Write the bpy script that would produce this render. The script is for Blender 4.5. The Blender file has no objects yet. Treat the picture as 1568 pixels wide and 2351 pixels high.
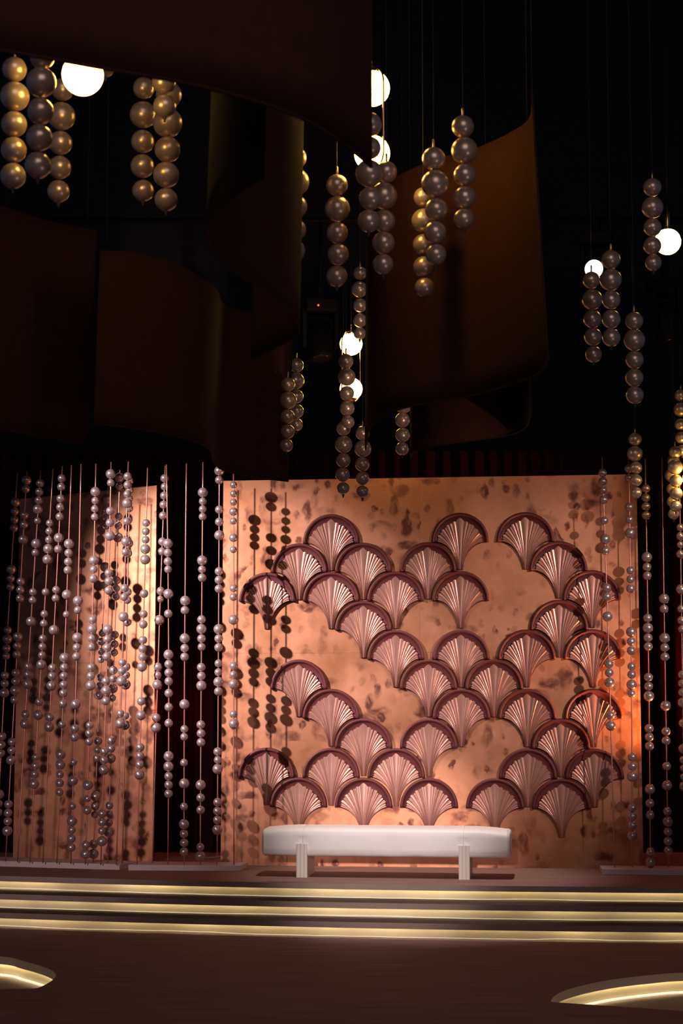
import bpy, bmesh, math, random
from mathutils import Vector, Matrix, noise
random.seed(7)
S = bpy.context.scene
COL = S.collection
# ------------------------------------------------------------------ camera
F = 4000.0; HC = 2.05; PITCH = math.atan(424.5 / F)
cam = bpy.data.cameras.new('camera'); co = bpy.data.objects.new('camera', cam); COL.objects.link(co)
cam.sensor_fit = 'VERTICAL'; cam.sensor_height = 36.0; cam.lens = F / 2351.0 * 36.0
cam.clip_start = 0.1; cam.clip_end = 100
co.location = (0, 0, HC); co.rotation_euler = (math.pi / 2 + PITCH, 0, 0)
cam.dof.use_dof = True; cam.dof.focus_distance = 16.8; cam.dof.aperture_fstop = 5.0
S.camera = co
# ------------------------------------------------------------------ world, exposure
w = bpy.data.worlds.new('world'); S.world = w; w.use_nodes = True
bg = w.node_tree.nodes['Background']; bg.inputs[0].default_value = (0.20, 0.30, 0.62, 1); bg.inputs[1].default_value = 0.08
S.view_settings.view_transform = 'Standard'; S.view_settings.look = 'None'
S.view_settings.exposure = 0.0; S.view_settings.gamma = 1.0; S.view_settings.use_curve_mapping = False
# ------------------------------------------------------------------ stage lights and added fills
def spot(name, loc, target, power, color, size, blend, radius):
    l = bpy.data.lights.new(name, 'SPOT'); l.energy = power; l.color = color
    l.spot_size = math.radians(size); l.spot_blend = blend; l.shadow_soft_size = radius
    o = bpy.data.objects.new(name, l); COL.objects.link(o); o.location = loc
    o.rotation_euler = (Vector(target) - Vector(loc)).to_track_quat('-Z', 'Y').to_euler()
    return o
spot('key_spot_left', (-7.8, 10.3, 7.0), (-1.1, 17.4, 2.65), 13000, (1.0, 0.84, 0.82), 21, 1.0, 0.09)
spot('key_spot_right', (8.5, 4.8, 6.4), (1.75, 17.1, 2.35), 6200, (1.0, 0.78, 0.69), 15.5, 1.0, 0.11)
spot('top_wash', (0.75, 14.6, 9.8), (0.75, 16.5, 0.4), 2400, (1.0, 0.84, 0.80), 24, 0.9, 0.12)
spot('front_wash', (-0.9, 1.5, 2.9), (0.4, 16.4, 0.6), 5000, (1.0, 0.84, 0.80), 9.5, 1.0, 0.15)
spot('left_wash', (-6.0, 5.0, 3.2), (-2.6, 17.2, 1.05), 1700, (1.0, 0.74, 0.73), 17, 1.0, 0.3)
spot('hall_spot', (3.8, 4.2, 0.7), (0.3, 10.0, 4.6), 62, (1.0, 0.78, 0.74), 75, 0.8, 0.35)
spot('added_sheet_fill', (4.6, 2.0, 0.6), (0.95, 11.8, 3.95), 1900, (1.0, 0.62, 0.40), 6.5, 0.9, 0.1)  # added fill that brightens the small sheet below the broad right one
def point(name, loc, power, color, radius):
    l = bpy.data.lights.new(name, 'POINT'); l.energy = power; l.color = color; l.shadow_soft_size = radius
    o = bpy.data.objects.new(name, l); COL.objects.link(o); o.location = loc
spot('orange_uplight_right', (3.45, 16.85, 1.45), (2.55, 17.2, 2.2), 420, (1.0, 0.33, 0.10), 78, 1.0, 0.10)
point('red_uplight_right', (4.0, 18.6, 2.4), 16, (1.0, 0.10, 0.08), 0.1)
point('red_uplight_left', (-1.7, 18.5, 1.9), 7, (1.0, 0.16, 0.07), 0.1)
hl = bpy.data.lights.new('added_ambient_fill', 'AREA'); hl.energy = 170; hl.size = 6; hl.color = (1.0, 0.74, 0.66)  # soft ambient fill added overhead behind the camera
ho = bpy.data.objects.new('added_ambient_fill', hl); COL.objects.link(ho); ho.location = (1, -1, 8)
ho.rotation_euler = (Vector((0, 10, 3)) - Vector((1, -1, 8))).to_track_quat('-Z', 'Y').to_euler()
# ------------------------------------------------------------------ pixel <-> place
CF = Vector((0, math.cos(PITCH), math.sin(PITCH))); CU = Vector((0, -math.sin(PITCH), math.cos(PITCH))); CR = Vector((1, 0, 0))
CP = Vector((0, 0, HC))
def ray(x, y): return CF + CR * ((x - 784) / F) - CU * ((y - 1175.5) / F)
def at(x, y, Y): d = ray(x, y); return CP + d * (Y / d.y)
def ground(x, y, z): d = ray(x, y); return CP + d * ((z - HC) / d.z)
# ------------------------------------------------------------------ materials
def mat(name, color, rough=0.5, metal=0.0, coat=0.0, spec=0.5):
    m = bpy.data.materials.new(name); m.use_nodes = True
    b = m.node_tree.nodes['Principled BSDF']
    b.inputs['Base Color'].default_value = (*color, 1); b.inputs['Roughness'].default_value = rough
    b.inputs['Metallic'].default_value = metal; b.inputs['Coat Weight'].default_value = coat
    b.inputs['Specular IOR Level'].default_value = spec
    return m
def nd(m, t, **kw):
    n = m.node_tree.nodes.new(t)
    for k, v in kw.items(): setattr(n, k, v)
    return n
def lk(m, a, b): m.node_tree.links.new(a, b)
def speckle(m, c1, c2, scale, stretch=(1, 1, 1), detail=4, bump=0.0, lo=0.3, hi=0.7):
    b = m.node_tree.nodes['Principled BSDF']
    tc = nd(m, 'ShaderNodeTexCoord'); mp = nd(m, 'ShaderNodeMapping'); mp.inputs['Scale'].default_value = stretch
    nz = nd(m, 'ShaderNodeTexNoise'); nz.inputs['Scale'].default_value = scale; nz.inputs['Detail'].default_value = detail
    rp = nd(m, 'ShaderNodeValToRGB'); rp.color_ramp.elements[0].position = lo; rp.color_ramp.elements[1].position = hi
    rp.color_ramp.elements[0].color = (*c1, 1); rp.color_ramp.elements[1].color = (*c2, 1)
    lk(m, tc.outputs['Object'], mp.inputs['Vector']); lk(m, mp.outputs['Vector'], nz.inputs['Vector'])
    lk(m, nz.outputs['Fac'], rp.inputs['Fac']); lk(m, rp.outputs['Color'], b.inputs['Base Color'])
    if bump:
        bp = nd(m, 'ShaderNodeBump'); bp.inputs['Strength'].default_value = bump; bp.inputs['Distance'].default_value = 0.01
        lk(m, nz.outputs['Fac'], bp.inputs['Height']); lk(m, bp.outputs['Normal'], b.inputs['Normal'])
    return m
def emis(name, color, strength):
    m = bpy.data.materials.new(name); m.use_nodes = True
    b = m.node_tree.nodes['Principled BSDF']; b.inputs['Base Color'].default_value = (0.8, 0.8, 0.8, 1)
    b.inputs['Emission Color'].default_value = (*color, 1); b.inputs['Emission Strength'].default_value = strength
    return m
def copper_leaf():
    m = mat('copper_leaf', (0.7, 0.34, 0.19), 0.42, 0.85)
    b = m.node_tree.nodes['Principled BSDF']
    tc = nd(m, 'ShaderNodeTexCoord')
    n1 = nd(m, 'ShaderNodeTexNoise'); n1.inputs['Scale'].default_value = 1.6; n1.inputs['Detail'].default_value = 6; n1.inputs['Roughness'].default_value = 0.62
    lk(m, tc.outputs['Object'], n1.inputs['Vector'])
    r1 = nd(m, 'ShaderNodeValToRGB'); e = r1.color_ramp.elements
    e[0].position = 0.3; e[0].color = (0.44, 0.175, 0.078, 1); e[1].position = 0.68; e[1].color = (0.68, 0.32, 0.20, 1)
    lk(m, n1.outputs['Fac'], r1.inputs['Fac'])
    cur = r1.outputs['Color']
    # dabs of darker patina, brushed in several directions
    for i, (rot, sc, keep, thr) in enumerate([(0.6, (6.5, 6.5, 3.0), 0.85, 0.40), (-0.7, (3.2, 3.2, 6.2), 0.85, 0.40), (0.1, (9, 9, 7.0), 0.75, 0.40)]):
        mp = nd(m, 'ShaderNodeMapping'); mp.inputs['Rotation'].default_value = (0, rot, 0); mp.inputs['Scale'].default_value = sc
        mp.inputs['Location'].default_value = (3.1 * i, 1.7 * i, 2.3 * i)
        nz = nd(m, 'ShaderNodeTexNoise'); nz.inputs['Scale'].default_value = 8.0; nz.inputs['Detail'].default_value = 3; nz.inputs['Roughness'].default_value = 0.5
        lk(m, tc.outputs['Object'], nz.inputs['Vector'])
        mx = nd(m, 'ShaderNodeVectorMath', operation='MULTIPLY_ADD'); mx.inputs[1].default_value = (0.09, 0.09, 0.09)
        lk(m, nz.outputs['Color'], mx.inputs[0]); lk(m, tc.outputs['Object'], mx.inputs[2]); lk(m, mx.outputs[0], mp.inputs['Vector'])
        vo = nd(m, 'ShaderNodeTexVoronoi'); vo.inputs['Scale'].default_value = 1.0; lk(m, mp.outputs['Vector'], vo.inputs['Vector'])
        ds = nd(m, 'ShaderNodeMapRange'); ds.inputs['From Min'].default_value = thr; ds.inputs['From Max'].default_value = thr - 0.16
        lk(m, vo.outputs['Distance'], ds.inputs['Value'])
        sep = nd(m, 'ShaderNodeSeparateColor'); lk(m, vo.outputs['Color'], sep.inputs[0])
        gt = nd(m, 'ShaderNodeMapRange'); gt.inputs['From Min'].default_value = 1 - keep; gt.inputs['From Max'].default_value = 1.0
        lk(m, sep.outputs[0], gt.inputs['Value'])
        mu = nd(m, 'ShaderNodeMath', operation='MULTIPLY'); lk(m, ds.outputs[0], mu.inputs[0]); lk(m, gt.outputs[0], mu.inputs[1])
        br = nd(m, 'ShaderNodeTexNoise'); br.inputs['Scale'].default_value = 16.0; br.inputs['Detail'].default_value = 2; lk(m, mp.outputs['Vector'], br.inputs['Vector']); br.inputs['Scale'].default_value = 3.0
        bq = nd(m, 'ShaderNodeMapRange'); bq.inputs['From Min'].default_value = 0.2; bq.inputs['From Max'].default_value = 0.6; lk(m, br.outputs['Fac'], bq.inputs['Value'])
        mb = nd(m, 'ShaderNodeMath', operation='MULTIPLY'); lk(m, mu.outputs[0], mb.inputs[0]); lk(m, bq.outputs[0], mb.inputs[1]); mu = mb
        m2 = nd(m, 'ShaderNodeMath', operation='MULTIPLY'); m2.inputs[1].default_value = 1.25; m2.use_clamp = True; lk(m, mu.outputs[0], m2.inputs[0])
        mc = nd(m, 'ShaderNodeMix', data_type='RGBA'); mc.inputs['B'].default_value = (0.17, 0.055, 0.04, 1)
        lk(m, m2.outputs[0], mc.inputs['Factor']); lk(m, cur, mc.inputs['A']); cur = mc.outputs['Result']
    lk(m, cur, b.inputs['Base Color'])
    r2 = nd(m, 'ShaderNodeMapRange'); r2.inputs['To Min'].default_value = 0.36; r2.inputs['To Max'].default_value = 0.55
    lk(m, n1.outputs['Fac'], r2.inputs['Value']); lk(m, r2.outputs[0], b.inputs['Roughness'])
    bp = nd(m, 'ShaderNodeBump'); bp.inputs['Strength'].default_value = 0.12; bp.inputs['Distance'].default_value = 0.02
    lk(m, n1.outputs['Fac'], bp.inputs['Height']); lk(m, bp.outputs['Normal'], b.inputs['Normal'])
    return m
M = {}
M['leaf'] = copper_leaf()
M['leaf_edge'] = mat('board_edge', (0.35, 0.15, 0.08), 0.6)
M['floor'] = speckle(mat('floor_felt', (0.1, 0.06, 0.05), 0.85, spec=0.2), (0.20, 0.118, 0.114), (0.30, 0.18, 0.172), 3.0, (0.5, 5, 5), 5, 0.1)
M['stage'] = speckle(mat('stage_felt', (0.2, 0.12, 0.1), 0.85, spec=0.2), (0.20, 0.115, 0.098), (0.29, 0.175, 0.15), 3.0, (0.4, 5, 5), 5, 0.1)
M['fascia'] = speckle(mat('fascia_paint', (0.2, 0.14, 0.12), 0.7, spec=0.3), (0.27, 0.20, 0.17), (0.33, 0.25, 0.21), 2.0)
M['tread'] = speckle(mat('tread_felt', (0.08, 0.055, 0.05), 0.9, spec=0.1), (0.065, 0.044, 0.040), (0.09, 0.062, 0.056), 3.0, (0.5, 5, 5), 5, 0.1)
M['riser'] = speckle(mat('riser_cream', (0.7, 0.6, 0.42), 0.6), (0.64, 0.52, 0.33), (0.75, 0.64, 0.45), 1.2, (1, 1, 0.2), 3)
M['led'] = emis('led_strip', (1.0, 0.85, 0.50), 7.0)
_tc = nd(M['led'], 'ShaderNodeTexCoord'); _nz = nd(M['led'], 'ShaderNodeTexNoise'); _nz.inputs['Scale'].default_value = 1.7; _nz.inputs['Detail'].default_value = 2
_mr = nd(M['led'], 'ShaderNodeMapRange'); _mr.inputs['From Min'].default_value = 0.3; _mr.inputs['From Max'].default_value = 0.7; _mr.inputs['To Min'].default_value = 5.0; _mr.inputs['To Max'].default_value = 15.0
lk(M['led'], _tc.outputs['Object'], _nz.inputs['Vector']); lk(M['led'], _nz.outputs['Fac'], _mr.inputs['Value']); lk(M['led'], _mr.outputs[0], M['led'].node_tree.nodes['Principled BSDF'].inputs['Emission Strength'])
M['edge_glow'] = mat('riser_edge', (0.95, 0.9, 0.75), 0.35)
M['pit_floor'] = mat('pit_floor', (0.38, 0.29, 0.25), 0.8)
M['pit_rim'] = mat('pit_rim', (0.62, 0.50, 0.43), 0.8)
M['caught_light_edge'] = emis('diffuser_edge_caught_light', (1.0, 0.86, 0.52), 0.35)  # emission stands in for LED light caught along the riser's lower edge
M['foot_glow'] = emis('diffuser_strip', (1.0, 0.86, 0.58), 0.75)
M['pearl'] = mat('pearl_paint', (0.50, 0.375, 0.375), 0.29, 0.66)
M['ball'] = mat('pearl_ball_paint', (0.58, 0.45, 0.37), 0.31, 0.60, 0.1)
M['rod'] = mat('rose_copper_rod', (0.62, 0.27, 0.22), 0.35, 0.7)
M['plinth'] = speckle(mat('plinth_paint', (0.42, 0.33, 0.32), 0.6), (0.52, 0.42, 0.41), (0.60, 0.49, 0.48), 2.0)
M['maroon'] = speckle(mat('maroon_paint', (0.13, 0.025, 0.03), 0.5, spec=0.35), (0.085, 0.017, 0.019), (0.118, 0.024, 0.026), 3.0)
M['shell'] = mat('rose_copper_shell', (0.47, 0.235, 0.19), 0.31, 0.55)
M['leather'] = speckle(mat('white_leather', (0.8, 0.77, 0.75), 0.5), (0.87, 0.85, 0.84), (0.90, 0.88, 0.87), 6.0, (1, 1, 1), 4, 0.04)
M['seam'] = mat('white_piping', (0.86, 0.83, 0.81), 0.5)
M['bench_leg'] = mat('cream_lacquer', (0.72, 0.66, 0.60), 0.4)
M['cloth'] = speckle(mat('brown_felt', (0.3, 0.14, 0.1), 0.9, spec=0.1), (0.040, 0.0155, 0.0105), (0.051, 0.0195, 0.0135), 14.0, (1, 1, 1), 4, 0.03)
M['curtain'] = mat('wine_velvet', (0.016, 0.003, 0.005), 0.9, spec=0.1)
M['black'] = mat('black_drape', (0.016, 0.018, 0.03), 0.95, spec=0.05)
M['wire'] = mat('steel_wire', (0.05, 0.05, 0.05), 0.6, 0.2)
M['hook'] = mat('brass_hook', (0.62, 0.40, 0.16), 0.3, 0.9)
M['brass'] = mat('polished_brass', (0.72, 0.42, 0.20), 0.2, 1.0)
M['globe'] = emis('opal_globe', (1.0, 0.57, 0.11), 25.0)
M['fixture'] = mat('black_fixture', (0.006, 0.006, 0.008), 0.6, spec=0.15)
M['lens'] = emis('lit_lens', (0.92, 0.90, 1.0), 6.0)
M['lens_off'] = mat('dark_lens', (0.02, 0.02, 0.03), 0.1)
M['red_led'] = emis('red_indicator', (1.0, 0.03, 0.02), 3.0)
# ------------------------------------------------------------------ object helpers
def tag(o, label=None, cat=None, group=None, kind=None):
    if label: o['label'] = label
    if cat: o['category'] = cat
    if group: o['group'] = group
    if kind: o['kind'] = kind
    return o
def link(name, me, parent=None, m=None):
    if m is not None and not me.materials: me.materials.append(m)
    o = bpy.data.objects.new(name, me); COL.objects.link(o)
    if parent is not None:
        o.parent = parent
        o.matrix_parent_inverse = Matrix.Translation(parent.location).inverted() if not parent.rotation_euler.z else (Matrix.Translation(parent.location) @ Matrix.Rotation(parent.rotation_euler.z, 4, 'Z')).inverted()
    return o
def local(name, me, parent, m=None, loc=(0, 0, 0), scale=1.0):          # child placed in its parent's own frame
    if m is not None and not me.materials: me.materials.append(m)
    o = bpy.data.objects.new(name, me); COL.objects.link(o); o.parent = parent; o.location = loc; o.scale = (scale,) * 3
    return o
def empty(name, loc, rz=0):
    o = bpy.data.objects.new(name, None); COL.objects.link(o); o.location = loc; o.rotation_euler = (0, 0, rz); o.empty_display_size = 0.1
    return o
def pyd(name, v, f, smooth=False):
    me = bpy.data.meshes.new(name); me.from_pydata([tuple(p) for p in v], [], f); me.update()
    bm = bmesh.new(); bm.from_mesh(me); bmesh.ops.recalc_face_normals(bm, faces=bm.faces); bm.to_mesh(me); bm.free()
    if smooth:
        for p in me.polygons: p.use_smooth = True
    return me
def tube(name, pts, r, n=8, closed=False, radii=None, caps=True):
    pts = [Vector(p) for p in pts]; v = []; f = []; N = len(pts)
    up = Vector((0, 0, 1)); prev = None
    for i, p in enumerate(pts):
        if closed: t = pts[(i + 1) % N] - pts[i - 1]
        else: t = pts[min(i + 1, N - 1)] - pts[max(i - 1, 0)]
        t.normalize()
        if prev is None:
            a = Vector((1, 0, 0)) if abs(t.x) < 0.9 else Vector((0, 1, 0))
        else: a = prev
        a = (a - t * a.dot(t)).normalized(); prev = a; b = t.cross(a)
        rr = radii[i] if radii else r
        for k in range(n):
            q = 2 * math.pi * k / n; v.append(p + (a * math.cos(q) + b * math.sin(q)) * rr)
    for i in range(N if closed else N - 1):
        j = (i + 1) % N
        for k in range(n):
            l = (k + 1) % n; f.append((i * n + k, i * n + l, j * n + l, j * n + k))
    if not closed and caps: f.append(tuple(range(n))); f.append(tuple(range((N - 1) * n, N * n)))
    me = pyd(name, v, f)
    for p in me.polygons: p.use_smooth = len(p.vertices) == 4
    return me
def boxm(name, x0, x1, y0, y1, z0, z1, bevel=0.0):
    bm = bmesh.new(); bmesh.ops.create_cube(bm, size=1)
    for q in bm.verts: q.co = Vector(((x0 + x1) / 2 + q.co.x * (x1 - x0), (y0 + y1) / 2 + q.co.y * (y1 - y0), (z0 + z1) / 2 + q.co.z * (z1 - z0)))
    if bevel: bmesh.ops.bevel(bm, geom=bm.edges[:], offset=bevel, segments=2, affect='EDGES', profile=0.6)
    me = bpy.data.meshes.new(name); bm.to_mesh(me); bm.free(); return me
def sphere(name, r=1.0, u=32, v=16):
    bm = bmesh.new(); bmesh.ops.create_uvsphere(bm, u_segments=u, v_segments=v, radius=r)
    me = bpy.data.meshes.new(name); bm.to_mesh(me); bm.free()
    for p in me.polygons: p.use_smooth = True
    return me
def lathe(name, prof, n=24):                      # prof: [(r, z)]
    v = []; f = []
    for r, z in prof:
        for k in range(n): q = 2 * math.pi * k / n; v.append((r * math.cos(q), r * math.sin(q), z))
    for i in range(len(prof) - 1):
        for k in range(n): l = (k + 1) % n; f.append((i * n + k, i * n + l, (i + 1) * n + l, (i + 1) * n + k))
    f.append(tuple(range(n))); f.append(tuple(range((len(prof) - 1) * n, len(prof) * n)))
    me = pyd(name, v, f)
    for p in me.polygons: p.use_smooth = len(p.vertices) == 4
    return me
ORD = ['first', 'second', 'third', 'fourth', 'fifth', 'sixth', 'seventh', 'eighth', 'ninth', 'tenth', 'eleventh', 'twelfth', 'thirteenth', 'fourteenth', 'fifteenth', 'sixteenth', 'seventeenth', 'eighteenth', 'nineteenth', 'twentieth']
# ------------------------------------------------------------------ the setting
CEIL = 10.6
o = link('wall_back', boxm('wall_back', -12, 12, 20.6, 20.8, -0.3, CEIL), None, M['black']); tag(o, 'black drape closing off the back of the hall', 'wall', kind='structure')
o = link('ceiling', boxm('ceiling', -12, 12, -3, 20.8, CEIL, CEIL + 0.2), None, M['black']); tag(o, 'black unlit ceiling of the hall', 'ceiling', kind='structure')
# floor with two D-shaped openings
def arc_pts(pts, n=10):                           # Catmull-Rom through world points
    out = []
    P = [Vector(p) for p in pts]
    for i in range(len(P) - 1):
        p0 = P[max(i - 1, 0)]; p1 = P[i]; p2 = P[i + 1]; p3 = P[min(i + 2, len(P) - 1)]
        for k in range(n):
            t = k / n
            out.append(0.5 * ((2 * p1) + (p2 - p0) * t + (2 * p0 - 5 * p1 + 4 * p2 - p3) * t * t + (3 * p1 - p0 - 3 * p2 + p3) * t ** 3))
    out.append(P[-1]); return out
def pxg(l): return [ground(x, y, 0) for x, y in l]
holeL = arc_pts([Vector((-4.75, 12.75, 0)), Vector((-4.72, 13.4, 0)), Vector((-4.2, 14.15, 0)), Vector((-3.45, 14.4, 0))] + pxg([(0, 2195.5), (51, 2206), (91, 2217), (115, 2226), (126, 2234), (128, 2241), (120, 2250.5), (105, 2260), (88, 2267.5)]), 6) \
    + pxg([(76, 2270)]) + pxg([(0, 2271)]) + [Vector((-3.6, 12.55, 0)), Vector((-4.6, 12.5, 0))]
holeR = arc_pts(pxg([(1265, 2300), (1268, 2292), (1280, 2282), (1310, 2270), (1360, 2257.5), (1420, 2247), (1500, 2238), (1568, 2233)]) + [Vector((3.3, 13.45, 0)), Vector((4.0, 13.2, 0)), Vector((4.35, 12.5, 0)), Vector((4.3, 11.3, 0))], 6) \
    + pxg([(1568, 2321), (1400, 2309.5), (1290, 2302)])
TH = 0.062
def ring_fill(bm, loops, z):
    es = []
    rings = []
    for lp in loops:
        vs = [bm.verts.new((p.x, p.y, z)) for p in lp]; rings.append(vs)
        for i in range(len(vs)): es.append(bm.edges.new((vs[i], vs[(i + 1) % len(vs)])))
    bmesh.ops.triangle_fill(bm, edges=es, use_beauty=True, normal=(0, 0, 1))
    return rings
outer = [Vector((-11, -3, 0)), Vector((11, -3, 0)), Vector((11, 20.6, 0)), Vector((-11, 20.6, 0))]
bm = bmesh.new(); ring_fill(bm, [outer, holeL, holeR], 0.0)
me = bpy.data.meshes.new('floor'); bm.to_mesh(me); bm.free()
fl = link('floor', me, None, M['floor']); tag(fl, 'dark brown felt covered hall floor in front of the stage', 'floor', kind='structure')
for p in me.polygons:
    if p.normal.z < 0: p.flip()
PD = 0.155
def recess(loop, label, near_n):
    n = len(loop); c = sum(loop, Vector()) / n
    root = empty('floor_recess', (c.x, c.y, -PD)); tag(root, label, 'floor recess', 'sunken lit recesses in the floor')
    # outline pushed outwards for the lit wall under the lip
    def off(d):
        res = []
        for i in range(n):
            t = (loop[(i + 1) % n] - loop[i - 1]).normalized(); nn = Vector((t.y, -t.x, 0))
            if nn.dot(loop[i] - c) < 0: nn = -nn
            res.append(loop[i] + nn * d)
        return res
    def band(a, b, za, zb):
        v = [(p.x, p.y, za) for p in a] + [(p.x, p.y, zb) for p in b]
        f = [(i, (i + 1) % n, n + (i + 1) % n, n + i) for i in range(n)]
        return pyd('b', v, f, True)
    lip = off(0.035)
    v = [(p.x, p.y, 0.0) for p in loop] + [(p.x, p.y, -TH) for p in loop] + [(p.x, p.y, -TH) for p in off(0.008)]
    f = [(i, (i + 1) % n, n + (i + 1) % n, n + i) for i in range(n)] + [(n + i, n + (i + 1) % n, 2 * n + (i + 1) % n, 2 * n + i) for i in range(n)]
    link('rim_fascia', pyd('rim', v, f), root, M['pit_rim'])
    link('lit_wall', band(lip, lip, -0.002, -PD), root, M['riser'])
    link('led_strip', band(off(0.012), off(0.026), -TH + 0.012, -TH + 0.012), root, M['led'])
    link('wall_foot_strip', tube('foot', [(p.x, p.y, -PD + 0.004) for p in off(0.016)], 0.013, 6, closed=True), root, M['foot_glow'])
    bm = bmesh.new(); ring_fill(bm, [off(0.04)], -PD); m2 = bpy.data.meshes.new('bottom'); bm.to_mesh(m2); bm.free()
    link('recess_bottom', m2, root, M['pit_floor'])
recess(holeL, 'lit curved recess sunk into the floor at the photo\'s lower left edge', 3)
recess(holeR, 'lit curved recess sunk into the floor at the photo\'s lower right edge', 3)
# ------------------------------------------------------------------ stage steps
SZ = 0.13; STAGE = 3 * SZ; FT = 0.05
def ycurve(x): return 15.292 - 0.1585 * x + 0.0171 * x * x
XS = [-8 + 16 * i / 80 for i in range(81)]
def strip(f0, f1, z, xs=XS):
    v = []; 
    for x in xs: v.append((x, f0(x), z))
    for x in xs: v.append((x, f1(x), z))
    n = len(xs); return v, [(i, i + 1, n + i + 1, n + i) for i in range(n - 1)]
step_labels = ['lowest stage step, brown tread over a glowing cream riser', 'middle stage step, brown tread over a glowing cream riser', 'top stage step and platform carrying the white bench']
for k in range(3):
    z = SZ * (k + 1); off = 0.30 * k
    root = empty('stage_step', (0, ycurve(0) + off, z - SZ)); tag(root, step_labels[k], 'step', 'stage steps with light strips')
    yn = lambda x, o=off: ycurve(x) + o - 0.05
    yr = lambda x, o=off: ycurve(x) + o
    yb = (lambda x, o=off: ycurve(x) + o + 0.34) if k < 2 else (lambda x: 20.55)
    n = len(XS)
    tv, tf = strip(yn, yb, z)
    bv, bf = strip(yn, yb, z - FT)
    # front fascia + underside as own part
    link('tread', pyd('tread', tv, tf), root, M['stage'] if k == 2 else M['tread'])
    fv = [(x, yn(x), z) for x in XS] + [(x, yn(x), z - FT) for x in XS] + [(x, yr(x) - 0.036, z - FT) for x in XS]
    ff = [(i, i + 1, n + i + 1, n + i) for i in range(n - 1)] + [(n + i, n + i + 1, 2 * n + i + 1, 2 * n + i) for i in range(n - 1)]
    link('nosing_fascia', pyd('fascia', fv, ff), root, M['fascia'])
    rv = [(x, yr(x), z - 0.002) for x in XS] + [(x, yr(x), z - SZ) for x in XS]
    link('riser', pyd('riser', rv, [(i, i + 1, n + i + 1, n + i) for i in range(n - 1)]), root, M['riser'])
    lv = [(x, yr(x) - 0.032, z - FT + 0.014) for x in XS] + [(x, yr(x) - 0.020, z - FT + 0.014) for x in XS]
    link('led_strip', pyd('led', lv, [(i, i + 1, n + i + 1, n + i) for i in range(n - 1)]), root, M['led'])
    pts = []
    for i in range(400):
        x = -8 + 16 * i / 399
        wv = 0.020 * max(0, noise.noise(Vector((x * 1.1, k * 7.3, 0.4)))) + 0.003 * noise.noise(Vector((x * 4.0, k * 3.1, 1.7)))
        pts.append((x, yr(x) - 0.010, z - SZ + 0.004 + max(0, wv)))
    link('wavy_bottom_edge', tube('edge', pts, 0.0032, 5), root, M['caught_light_edge'])
# ------------------------------------------------------------------ wine curtain behind the panels
cv = []; cf = []; n = 600
for zi, z in enumerate([STAGE + 0.01, 1.5, 3.0, 4.74]):
    for i in range(n + 1):
        x = -6 + 12 * i / n
        y = 19.0 + 0.045 * math.sin(x * 38 + 1.3 * math.sin(x * 3.1)) + 0.02 * math.sin(x * 11 + z * 0.4)
        cv.append((x, y, z))
for zi in range(3):
    for i in range(n): a = zi * (n + 1) + i; cf.append((a, a + 1, a + n + 2, a + n + 1))
o = link('pleated_curtain', pyd('curtain', cv, cf, True), None, M['curtain']); tag(o, 'dark wine velvet curtain hanging in pleats behind the copper panels', 'curtain')
# ------------------------------------------------------------------ copper backdrop panels
def panel(name, A, B, z0, z1a, z1b, xs, zs, label, thick=0.05):
    A = Vector(A); B = Vector(B); L = (B - A).length; ang = math.atan2((B - A).y, (B - A).x)
    root = empty(name, (A.x, A.y, z0), ang); tag(root, label, 'backdrop', 'copper backdrop panels')
    g = 0.0006
    for i in range(len(xs) - 1):
        for j in range(len(zs) - 1):
            x0, x1 = xs[i] * L, xs[i + 1] * L
            def top(x): return z1a + (z1b - z1a) * x / L - z0
            v = []
            for yy in (0, thick):
                for (x, zz) in ((x0 + g, zs[j]), (x1 - g, zs[j]), (x1 - g, zs[j + 1]), (x0 + g, zs[j + 1])):
                    v.append((x, yy, zz * top(x) + (g if zz == zs[j] and j else -g if j < len(zs) - 2 and zz == zs[j + 1] else 0)))
            f = [(0, 1, 2, 3), (7, 6, 5, 4), (0, 4, 5, 1), (1, 5, 6, 2), (2, 6, 7, 3), (3, 7, 4, 0)]
            local('board', pyd('board', v, f), root, M['leaf'])
    return root, L, ang
PA = (-1.20, 17.56); PB = (2.925, 17.14)
main, ML, MA = panel('copper_backdrop', (*PA, 0), (*PB, 0), STAGE, 4.232, 4.245, [0, 0.48, 1.0], [0, 0.545, 1.0], 'large mottled copper leaf backdrop panel behind the white bench')
lp, LL, LA = panel('copper_backdrop', (-3.40, 18.30, 0), (-1.915, 17.93, 0), STAGE, 4.13, 4.23, [0, 1.0], [0, 0.53, 0.81, 1.0], 'narrower copper leaf backdrop panel behind the left bead rods')
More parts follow.
